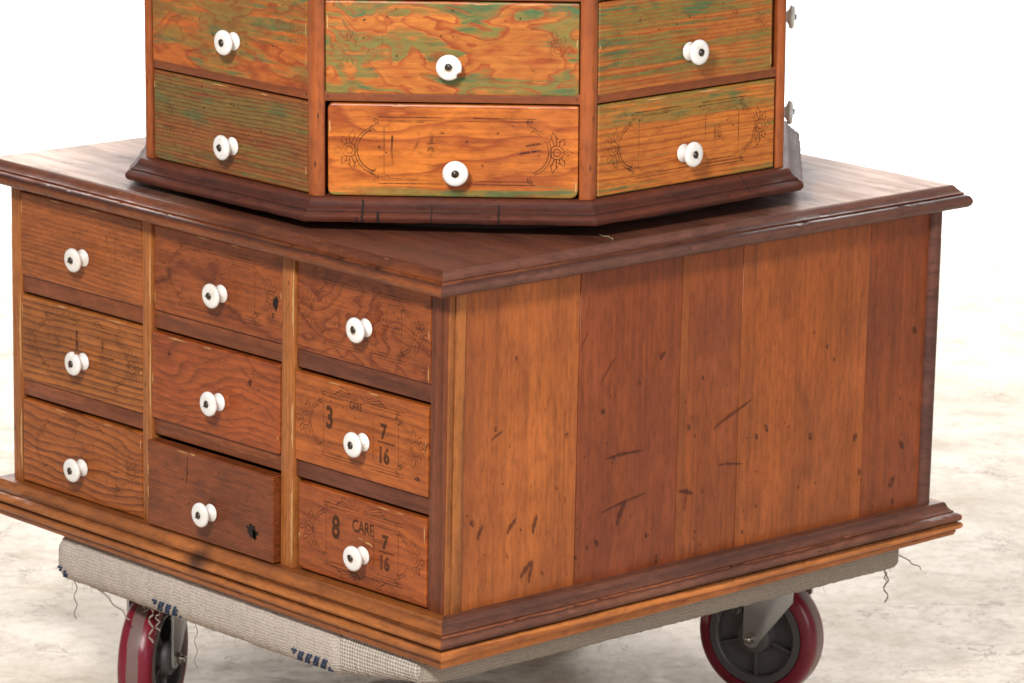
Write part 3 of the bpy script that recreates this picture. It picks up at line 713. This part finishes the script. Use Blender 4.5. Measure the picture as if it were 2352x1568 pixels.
for k in range(8):
    mb = MB(); a0 = ROTO + RD(-67.5 + 45 * k)
    # corner post section in the corner's own frame (x radial outward)
    s, c = sin(RD(22.5)), cos(RD(22.5))
    def al(sg, d, o): return (-d * s + o * c, sg * (d * c + o * s))
    sec = [al(-1, .0125, -.018), al(-1, .0125, .0005), al(-1, .0105, .0022), al(-1, .003, .0026), (.0024, 0), al(1, .003, .0026), al(1, .0105, .0022), al(1, .0125, .0005), al(1, .0125, -.018)]
    vs = [(x, y, 0.0005) for x, y in sec] + [(x, y, HT) for x, y in sec]; n = len(sec)
    mb.add(vs, [[i, (i + 1) % n, n + (i + 1) % n, n + i] for i in range(n)] + [list(range(n)), [n + i for i in range(n)]], 0, True)
    if k in (0, 1, 2, -1 % 8):
        rd = random.Random(k + 4)
        for q in range(9):
            z = rd.uniform(.005, .26); yy = rd.uniform(-.006, .006)
    mb.build('corner_post', M_post_top, octo, Matrix.Translation(ocor(k, R)) @ Matrix.Rotation(a0, 4, 'Z'))
DOPEN = (7, 0, 1, 2)       # faces with built drawers (6 = left rear, 7 = left, 0 = middle, 1 = right, 2 = right rear)
for k in range(8):
    mb = MB()
    if k in DOPEN:
        mb2 = MB(); mb2.box((.013, .06, 0), (FWD - .013, .066, HT)); mb2.build('back_board', M_inner, octo, fmat(k))
        for r in range(1, NR):
            z = .1225 + (r - 1) * .131; mb = MB()
            mb.box((.0122, -.0002, z), (FWD - .0122, .055, z + .0130), .0012); 
            for x in (.0165, FWD - .0165): mb.blob(x, z + .0065, .0016, .0016, -.0006, 1)
            mb.build('rail', [M_rail_top, M_dent], octo, fmat(k))
    else:
        mb.box((.013, .002, 0), (FWD - .013, .02, HT)); mb.build('back_board', M_post_top, octo, fmat(k))
mb = MB(); vs = [tuple(ocor(k, R + .01) + UP * z) for z in (HT, HT + .02) for k in range(8)]
mb.add(vs, [[i, (i + 1) % 8, 8 + (i + 1) % 8, 8 + i] for i in range(8)] + [list(range(8)), [8 + i for i in range(8)]]); mb.build('top_board', M_post_top, octo)

def od(name, **k):
    k['dark'] = tuple(c * .72 for c in k['dark']); k.setdefault('fiber', .5); return [wood('stained_pine_' + name, **k), M_ink_faint, M_dent, M_burn, M_chip, M_ink_vfaint]
OMAT = {
 (0, 0): od('a', light=OC(214, 124, 50), dark=OC(170, 72, 30), freq=26, amp=9, nx=2.4, nz=7, line=.85, seed=41, blotch=.7, blotch_col=OC(134, 60, 34), green=.95, green_seed=5, green_z=[(0., 1.), (.08, .5), (.16, 0.)], rough=.36),
 (0, 1): od('b', light=OC(196, 122, 56), dark=OC(186, 78, 36), freq=12, amp=13, nx=5, nz=10, line=.95, seed=42, blotch=.3, green=1., green_seed=3, swirl=1., rough=.4, wob=1.4, sharp=(.3, .8)),
 (7, 0): od('c', light=OC(146, 92, 48), dark=OC(120, 44, 26), freq=190, amp=7, nx=2, nz=3, line=1., seed=43, blotch=.3, green=.62, green_seed=8, rough=.42, sharp=(.5, .75)),
 (7, 1): od('d', light=OC(196, 108, 48), dark=OC(160, 62, 32), freq=18, amp=13, nx=4, nz=9, line=.85, seed=44, blotch=.4, green=.75, green_seed=14, swirl=.5, rough=.4, wob=.8),
 (1, 0): od('e', light=OC(208, 124, 54), dark=OC(166, 68, 32), freq=110, amp=5, nx=1.6, nz=3, line=.8, seed=45, blotch=.25, green=.8, green_seed=11, green_z=[(0., .6), (.2, .2), (.55, .2), (.75, .62), (1., .8)], rough=.4, sharp=(.9, 1.)),
 (1, 1): od('f', light=OC(182, 118, 56), dark=OC(190, 76, 38), freq=170, amp=6, nx=1.8, nz=3, line=.95, seed=46, blotch=.25, green=1., green_seed=21, swirl=.3, rough=.4)}
for _k in ((0, 1), (7, 0), (7, 1), (1, 1)): OMAT[_k][1] = M_ink_vfaint
OMAT['x'] = OMAT[(7, 1)]
def exo00(mb, w, h):
    text_mesh(mb, '2', w * .325, h * .46, .046, 5, sx=.75, bold=.0001); text_mesh(mb, '1', w * .40, h * .60, .018); text_mesh(mb, '2', w * .40, h * .43, .018)
    mb.ribbon([(w * .395, h * .575), (w * .43, h * .58)], .0014)
    mb.ribbon([(w * .26, h * .35), (w * .255, h * .5), (w * .258, h * .66)], .0025)
    for (u, v, L) in ((.80, .58, .022), (.785, .50, .030)):
        mb.blob(w * (u + .02), h * v, L * .5, .0016, -.0004, 2, .18, 14, .1)
def exo10(mb, w, h): text_mesh(mb, '18', w * .64, h * .45, .022, 5, sx=.8)
ON = {(0, 0): ('LARBFC', exo00), (0, 1): ('LARBF', None), (7, 0): ('LAF', None), (7, 1): ('RBF', None), (1, 0): ('LARBFXC', exo10), (1, 1): ('LARFX', None)}
OK = {(0, 0): (.1791, .036), (0, 1): (.1715, .1716), (7, 0): (.1956, .0413), (7, 1): (.1993, .1792), (1, 0): (.1529, .0412), (1, 1): (.161, .1732)}
OX = {(0, 0): (.0165, .3345), (0, 1): (.0135, .3345), (7, 0): (.0165, .3345), (7, 1): (.0145, .3355), (1, 0): (.0135, .3320), (1, 1): (.0135, .3250)}
OL = {(0, 0): 'bright orange drawer with green streaks along its lower edge and a faint 2 1/2', (0, 1): 'green and orange swirled drawer with chipped knob', (7, 0): 'drawer with fine straight red and green grain',
      (1, 0): 'orange drawer stained green along its top'}
for k in DOPEN:
    for r in range(NR):
        key = (k, r); z0 = .0015 + .131 * r; z1 = z0 + .1185
        x0, x1 = OX.get(key, (.0145, .334)); kx, kz = OK.get(key, (.172, z0 + .042)); kx += {7: -.011, 1: .011}.get(k, 0)
        orn, ex = ON.get(key, ('', None))
        rad = {(0, 0): (.008, .010, .002, .007), (7, 0): (.009, .002, .001, .002), (0, 1): (.005, .003, .002, .002)}.get(key, (.002,) * 4)
        make_drawer(octo, fmat(k) @ Matrix.Translation((x0, 0, z0)), x1 - x0, z1 - z0, OMAT.get(key, OMAT['x']), (kx - x0, kz - z0), -.007 if k == 2 else .0015 if key != (0, 0) else .003, rad,
                    orn, .0013, ex, depth=.055, notch=({(0, 1): -.6}.get(key)), name_label=OL.get(key), nnails=12, seed=k * 5 + r)

# =================================================================== THE DOLLY
DZ = -.0475
dolly = empty('moving_dolly', (-.43, .46, FLOOR), 'furniture dolly wrapped in grey woven carpet, on dark red casters, under the base cabinet', 'dolly')
DI = Matrix.Translation(dolly.location).inverted()
def carpet(name, base, sc=420, knit=False):
    t = NT(name)
    v = t.voro(t.mapping((1, 1, 1)), sc, 'F1', .55 if knit else .9)
    big = t.noise(t.mapping((1, 1, 1)), 22, 4., .6)
    if knit:
        x = t.sep()
        a = t.math('SINE', t.math('MULTIPLY', t.math('ADD', x[0], x[2]), 640)); b = t.math('SINE', t.math('MULTIPLY', t.math('SUBTRACT', x[0], x[2]), 640))
        v = t.math('MULTIPLY_ADD', t.math('MULTIPLY', a, b), .5, .5)
        c = t.mix(v, tuple(q * .3 for q in base), base)
    else:
        wob_ = t.noise(t.mapping((1, 1, 1)), 60, 3.)
        row = t.math('MULTIPLY_ADD', t.math('SINE', t.math('ADD', t.math('MULTIPLY', t.sep()[2], 1500), t.math('MULTIPLY', wob_, 9))), .5, .5)
        v = t.math('ADD', t.math('MULTIPLY', v, .75), t.math('MULTIPLY', row, .35))
        fine = t.noise(t.mapping((1, 1, 1)), 700, 2.)
        c = t.mix(t.math('MULTIPLY', v, .8), base, tuple(q * .4 for q in base)); c = t.mix(t.math('MULTIPLY', fine, .4), c, tuple(q * .5 for q in base))
    c = t.mix(t.ramp(big, [(.45, 0.), (.75, .45)]), c, tuple(q * .6 for q in base))
    t.bump(t.math('ADD', t.math('MULTIPLY', v, -1. if not knit else 1.), t.math('MULTIPLY', big, 1.)), .55, .002)
    return t.fin(c, .95, .1)
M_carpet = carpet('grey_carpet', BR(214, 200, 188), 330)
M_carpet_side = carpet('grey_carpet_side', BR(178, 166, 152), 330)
M_knit = carpet('knit_backing', BR(216, 204, 192), knit=True)
M_blue = plain('blue_yarn', BR(52, 64, 92), .9, var=.5)
M_board = wood('deck_plywood', BR(150, 120, 86), BR(120, 92, 64), across='Y', freq=20, seed=51)

def bar(x0, x1, ysec, n=60, fuzz=.0012, along='X', mb=None, mi=0, seed=1):
    """padded bar: ysec list of (y,z) section points"""
    mb = mb or MB(); rd = random.Random(seed); vs = []; m = len(ysec)
    for i in range(n + 1):
        t = i / n; e = min(1, min(t, 1 - t) * n / 3); sc = .80 + .2 * sin(e * pi / 2)
        cy = sum(p[0] for p in ysec) / m; cz = sum(p[1] for p in ysec) / m
        for (a, z) in ysec:
            aa = cy + (a - cy) * sc + rd.uniform(-fuzz, fuzz); zz = cz + (z - cz) * sc + rd.uniform(-fuzz, fuzz) * .7
            p = x0 + (x1 - x0) * t
            vs.append((p, aa, zz) if along == 'X' else (aa, p, zz))
    fs = [[i * m + l, (i + 1) * m + l, (i + 1) * m + (l + 1) % m, i * m + (l + 1) % m] for i in range(n) for l in range(m)]
    fs += [list(range(m)), [n * m + l for l in range(m)]]
    mb.add(vs, fs, mi, True); return mb
def rsec(a0, a1, z0, z1, r, n=5):
    o = []
    for (cx, cz, s) in ((a0 + r, z0 + r, 180), (a1 - r, z0 + r, 270), (a1 - r, z1 - r, 0), (a0 + r, z1 - r, 90)):
        for k in range(n): a = RD(s + 90 * k / (n - 1)); o.append((cx + r * cos(a), cz + r * sin(a)))
    return o
mb = bar(-.774, -.170, rsec(-.024, .075, -.1145, DZ - .0005, .024), 110)
# blue woven stripes on the lower front
def stripe(mb, xc, w, mi):
    for r in range(4):
        for c in range(int(w / .0052)):
            x = xc + c * .0052 + r * .0017; z = -.0945 - r * .0042
            yy = -.0262 + max(0, (-.0905 - z)) ** 2 * 22
            if (c + r) % 3 == 2: continue
            mb.box((x, yy - .0008, z), (x + .0030, yy + .003, z + .0032), .0006, mi, seg=1)
for xc, wd in ((-.553, .055), (-.262, .075), (-.762, .018)): stripe(mb, xc, wd, 1)
mb.build('carpet_pad', [M_carpet, M_blue], dolly, DI)
mb = bar(-.178, -.020, rsec(-.021, .06, -.110, DZ - .001, .018), 60, .0009, seed=3); mb.v = [v + Vector((0, 0, max(0, v.x + .178) * .16 if v.z < -.08 else 0)) for v in mb.v]; mb.build('knit_wrap', M_knit, dolly, DI)
mb = bar(-.016, .862, rsec(-.086, -.008, -.087, DZ - .0005, .010), 160, .0010, 'Y', seed=5); mb.build('carpet_pad', M_carpet_side, dolly, DI)
mb = bar(.072, .85, rsec(-.77, -.69, -.087, DZ - .0005, .010), 60, .0010, 'Y', seed=6); mb.build('carpet_pad', M_carpet_side, dolly, DI)
mb = bar(-.685, -.093, rsec(.78, .86, -.087, DZ - .0005, .010), 60, .0010, seed=7); mb.build('carpet_pad', M_carpet_side, dolly, DI)
mb = MB(); mb.box((-.68, .08, -.080), (-.10, .77, -.058), .002); mb.build('deck', M_board, dolly, DI)
# loose yarn
M_yarn = plain('loose_yarn', BR(150, 138, 124), .9, var=.4)
mb = MB()
def strand(p, L, r=.0009, n=16, drift=(0, 0, -1), wob=.004, seed=0):
    global mb
    rd = random.Random(seed); q = Vector(p); pts = [q.copy()]; d = Vector(drift).normalized(); ph = rd.uniform(0, 6)
    for i in range(n):
        q = q + d * L / n + (RT * sin(i * .9 + ph) + UP * cos(i * 1.3 + ph) * .4) * wob * .45; pts.append(q.copy())
    mb.tube(pts, r, 6)
    if r > .0004:
        mb.build('yarn_strand', M_yarn, dolly, DI); mb = MB()
strand((-.735, -.018, -.108), .055, seed=1)
strand((-.69, -.015, -.108), .085, drift=(1, -.05, -.35), r=.0011, seed=2)
strand((-.575, -.012, -.110), .05, r=.0014, wob=.006, seed=3)
strand((-.56, -.012, -.110), .03, r=.001, wob=.006, seed=13)
strand((-.475, -.014, -.112), .06, r=.0007, seed=4)
strand((-.03, .858, -.085), .055, r=.0012, wob=.006, seed=5); strand((-.015, .862, -.070), .04, drift=(.5, .6, -.5), seed=6); strand((-.035, .855, -.085), .025, seed=8)
for i in range(44):     # stray fibres along the edges
    if i < 30: x = rnd.uniform(-.76, -.18); p = (x, -.02 + rnd.uniform(0, .01), -.108)
    else: p = (-.012, rnd.uniform(.1, .85), -.085)
    strand(p, rnd.uniform(.006, .014), .0002, 6, (rnd.uniform(-1, 1), rnd.uniform(-1, .3), -.8), .002, i + 20)
fz = mb.build('fibre_fuzz', M_yarn, dolly, DI); fz['kind'] = 'stuff'

# casters
M_tyre = NT('red_polyurethane')
_x = M_tyre.sep()[1]
_g = M_tyre.noise(M_tyre.mapping((1, 1, 1)), 40, 4.)
_band = M_tyre.math('LESS_THAN', M_tyre.math('ABSOLUTE', M_tyre.math('ADD', _x, M_tyre.math('MULTIPLY', M_tyre.math('SUBTRACT', _g, .5), .006))), .0085)
_r2 = M_tyre.math('SQRT', M_tyre.math('ADD', M_tyre.math('POWER', M_tyre.sep()[0], 2.), M_tyre.math('POWER', M_tyre.sep()[2], 2.)))
_band = M_tyre.math('MULTIPLY', _band, M_tyre.math('GREATER_THAN', _r2, .0885))
M_tyre.fin(M_tyre.mix(M_tyre.math('MULTIPLY', _band, .85), BR(112, 14, 36), BR(112, 96, 90)), M_tyre.math('MULTIPLY_ADD', _g, .5, .08), .5); M_tyre = M_tyre.m
M_hub = plain('dark_grey_hub', BR(84, 80, 80), .5, var=.2)
M_hub2 = plain('hub_recess', BR(58, 54, 53), .55, var=.3)
M_zinc = plain('zinc_steel', (.50, .51, .51), .33, .85, var=.25, scale=50)
M_bolt = plain('bolt_steel', (.52, .50, .46), .25, 1., var=.4, scale=80)
def caster(x, y, ztop, ang, flip=1):
    """axle along local Y; -Y is the face the camera sees; fork stem offset (trail) along local x"""
    root = bpy.data.objects.new('caster', None); COL.objects.link(root); root.parent = dolly; root.empty_display_size = .05
    WZ = FLOOR + .091; g = .091 / .078
    root.matrix_local = DI @ Matrix.Translation((x, y, WZ)) @ Matrix.Rotation(ang, 4, 'Z')
    mb = MB(); hw = .0235
    q_ = lambda pr: [(r * g, y) for r, y in pr]
    mb.lathe(q_([(.061, -hw + .002), (.062, -hw), (.070, -hw), (.0745, -hw + .003), (.0772, -hw + .009), (.078, -.008), (.078, .008), (.0772, hw - .009), (.0745, hw - .003), (.070, hw), (.062, hw), (.061, hw - .002), (.061, -hw + .002)]), 96)
    mb.build('tyre', M_tyre, root)
    mb = MB()
    mb.lathe(q_([(.0605, -hw + .0015), (.0605, -hw + .001), (.0600, -hw), (.052, -hw), (.050, -hw + .002), (.049, -.010), (.047, -.009), (.022, -.009), (.021, -.012), (.0205, -hw - .003), (.018, -hw - .005), (.0065, -hw - .005), (.0065, hw + .005), (.018, hw + .005), (.0205, hw + .003), (.021, .012), (.022, .009), (.047, .009), (.049, .010), (.050, hw - .002), (.052, hw), (.06, hw), (.0605, hw - .001), (.0605, -hw + .0015)]), 72)
    for i in range(5):
        a = 2 * pi * i / 5 + .3
        for sg in (-1, 1):
            mb.box((.022, min(sg * .009, sg * .019), -.0016), (.058, max(sg * .009, sg * .019), .0016), .0005, 0, Matrix.Rotation(a, 4, 'Y'), 1)
    mb.build('hub', M_hub, root)
    mb = MB(); off = .036 * flip; top = ztop - WZ
    for sg in (-1, 1):      # fork legs
        yy = sg * (hw + .0085)
        pts = [(-.013, -.004), (-.009, -.0125), (0, -.0155), (.009, -.0125), (.013, -.004), (off + .026 * flip if flip > 0 else .013, top - .012), (off + .026, top - .012), (off - .026, top - .012)]
        if flip > 0: pts = [(-.013, -.002), (-.009, -.0115), (0, -.0150), (.009, -.0115), (.0145, -.002), (.062, .060), (.062, top - .008), (-.012, top - .008)]
        else: pts = [(-.0145, -.002), (-.009, -.0115), (0, -.0150), (.009, -.0115), (.013, -.002), (.012, top - .008), (-.062, top - .008), (-.062, .060)]
        mb.prism(pts, yy - .002, yy + .002, .0006)
    mb.box((min(off - .03, off + .03), -hw - .010, top - .010), (off + .03, hw + .010, top - .006), .001)
    mb.box((off - .045, -.042, top - .004), (off + .045, .042, top - .0005), .001)
    mb.lathe([(.0001, 0), (.027, 0), (.027, .0035), (.0001, .0035)], 40, M=Matrix.Translation((off, 0, top - .0075)) @ Matrix.Rotation(pi / 2, 4, 'X'), smooth=False)
    mb.build('fork', M_zinc, root)
    mb = MB(); e = hw + .0105
    for sg in (-1, 1):
        m = bmesh.new(); bmesh.ops.create_cone(m, cap_ends=True, segments=6, radius1=.0085, radius2=.0085, depth=.006)
        mb.bm(m, 0, False, Matrix.Translation((0, sg * (e + .003), 0)) @ Matrix.Rotation(pi / 2, 4, 'X'))
    mb.lathe([(.0001, -e - .014), (.003, -e - .0135), (.0042, -e - .012), (.0042, e + .006), (.0001, e + .006)], 20)
    mb.build('axle_bolt', M_bolt, root)
    return root
# camera direction from the wheel = -FW ; local -Y should face it, turned by the swivel
caster(-.657, .058, -.0935 - .018, YAW + RD(76), 1)
caster(-.205, .790, -.087, YAW - RD(29), 1)
caster(-.05, .02, -.0935 - .018, YAW + RD(120), 1)
caster(-.64, .78, -.087, YAW + RD(140), 1)

# =================================================================== small loose thread on the slab
mb = MB()
pts = [(-.027, .2895), (-.0235, .2855), (-.019, .2875), (-.014, .2865), (-.009, .2875), (-.004, .2850), (.001, .2855), (.005, .2820), (.008, .2775)]
pts = [(x, y, T + .0016 + .0006 * sin(i * 2)) for i, (x, y) in enumerate(pts)]
mb.tube([wslab(Vector(p)) - Vector((-.01, .285, T)) for p in pts], .00035, 6)
th = mb.build('thread', plain('pale_thread', BR(190, 180, 140), .9), None, Matrix.Translation((-.01, .285, T)))
th['label'] = 'short pale curled thread lying on the dark base top, near its right moulding'; th['category'] = 'thread'

# =================================================================== floor and backdrop
t = NT('weathered_floor')
n1 = t.noise(t.mapping((2.0, 2.0, 1)), 2.0, 8., .62, .3)
n2 = t.noise(t.mapping((4, 4.2, 1), (4, 2, 0)), 2.6, 8., .7, .4)
n4 = t.noise(t.mapping((16, 13, 1), (2, 5, 0)), 3., 6., .7)
col = t.mix(t.ramp(n1, [(.40, 0.), (.62, 1.)]), BR(214, 203, 190), BR(196, 184, 168))
col = t.mix(t.math('MULTIPLY', t.ramp(n2, [(.50, 0.), (.64, 1.)]), .42), col, BR(160, 142, 122))
col = t.mix(t.math('MULTIPLY', t.ramp(n2, [(.28, 1.), (.42, 0.)]), .35), col, BR(236, 226, 212))
col = t.mix(t.math('MULTIPLY', t.ramp(n4, [(.46, 0.), (.70, 1.)]), .42), col, BR(154, 136, 116))
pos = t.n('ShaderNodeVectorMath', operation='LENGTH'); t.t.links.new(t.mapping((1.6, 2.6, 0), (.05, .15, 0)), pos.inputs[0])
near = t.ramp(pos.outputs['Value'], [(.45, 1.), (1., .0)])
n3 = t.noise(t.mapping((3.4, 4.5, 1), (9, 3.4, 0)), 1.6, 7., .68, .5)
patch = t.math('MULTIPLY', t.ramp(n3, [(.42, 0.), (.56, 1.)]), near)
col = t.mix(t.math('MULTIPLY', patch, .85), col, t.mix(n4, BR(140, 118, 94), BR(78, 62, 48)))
cd = t.n('ShaderNodeTexNoise'); t.t.links.new(t.mapping((3, 3.2, 1), (1, 1, 0)), cd.inputs['Vector']); cd.inputs['Scale'].default_value = 5; cd.inputs['Detail'].default_value = 8; cd.inputs['Roughness'].default_value = .7
vm = t.n('ShaderNodeVectorMath', operation='MULTIPLY_ADD'); t.t.links.new(cd.outputs['Color'], vm.inputs[0]); vm.inputs[1].default_value = (1.2, 1.3, 0)
t.t.links.new(t.mapping((3.0, 3.6, 1)), vm.inputs[2])
cr = t.voro(vm.outputs[0], 1.3, 'DISTANCE_TO_EDGE')
cm = t.noise(t.mapping((5, 4.5, 1), (7, 7, 0)), 2., 4., .6)
crk = t.math('MULTIPLY', t.ramp(cr, [(.0, 1.), (.016, 0.)]), t.ramp(cm, [(.45, 0.), (.56, 1.)]))
col = t.mix(t.math('MULTIPLY', crk, .8), col, BR(92, 76, 62))
seam = t.math('LESS_THAN', t.math('ABSOLUTE', t.math('SUBTRACT', t.sep()[1], .52)), .0016)
col = t.mix(t.math('MULTIPLY', seam, .3), col, BR(120, 106, 92))
t.bump(t.math('SUBTRACT', n2, t.math('MULTIPLY', crk, 1.5)), .25, .003)
t.fin(col, .65, .25); M_floor = t.m

def setting(o): o['kind'] = 'structure'; return o
FM = Matrix.Translation((CEN.x, CEN.y, FLOOR)) @ Matrix.Rotation(YAW, 4, 'Z')
mb = MB(); mb.add([(-6, -6, 0), (6, -6, 0), (6, 3.3, 0), (-6, 3.3, 0)], [[0, 1, 2, 3]])
setting(mb.build('floor', M_floor, None, FM))
mb = MB(); vs = []; prof = [(3.3, 0)] + [(3.6 + 1.4 * sin(a), 1.4 - 1.4 * cos(a)) for a in [RD(6 * i) for i in range(16)]] + [(5.0, 4.5)]
for (yy, zz) in prof: vs += [(-7, yy, zz + .0005), (7, yy, zz + .0005)]
mb.add(vs, [[2 * i, 2 * i + 1, 2 * i + 3, 2 * i + 2] for i in range(len(prof) - 1)], 0, True)
t = NT('white_backdrop_paper'); t.fin(t.mix(t.math('MULTIPLY', t.noise(t.mapping((1, 1, 1)), 3, 3.), .05), (.86, .86, .86), (.78, .76, .74)), .8, .2)
setting(mb.build('backdrop', t.m, None, FM))
bpy.context.view_layer.update()
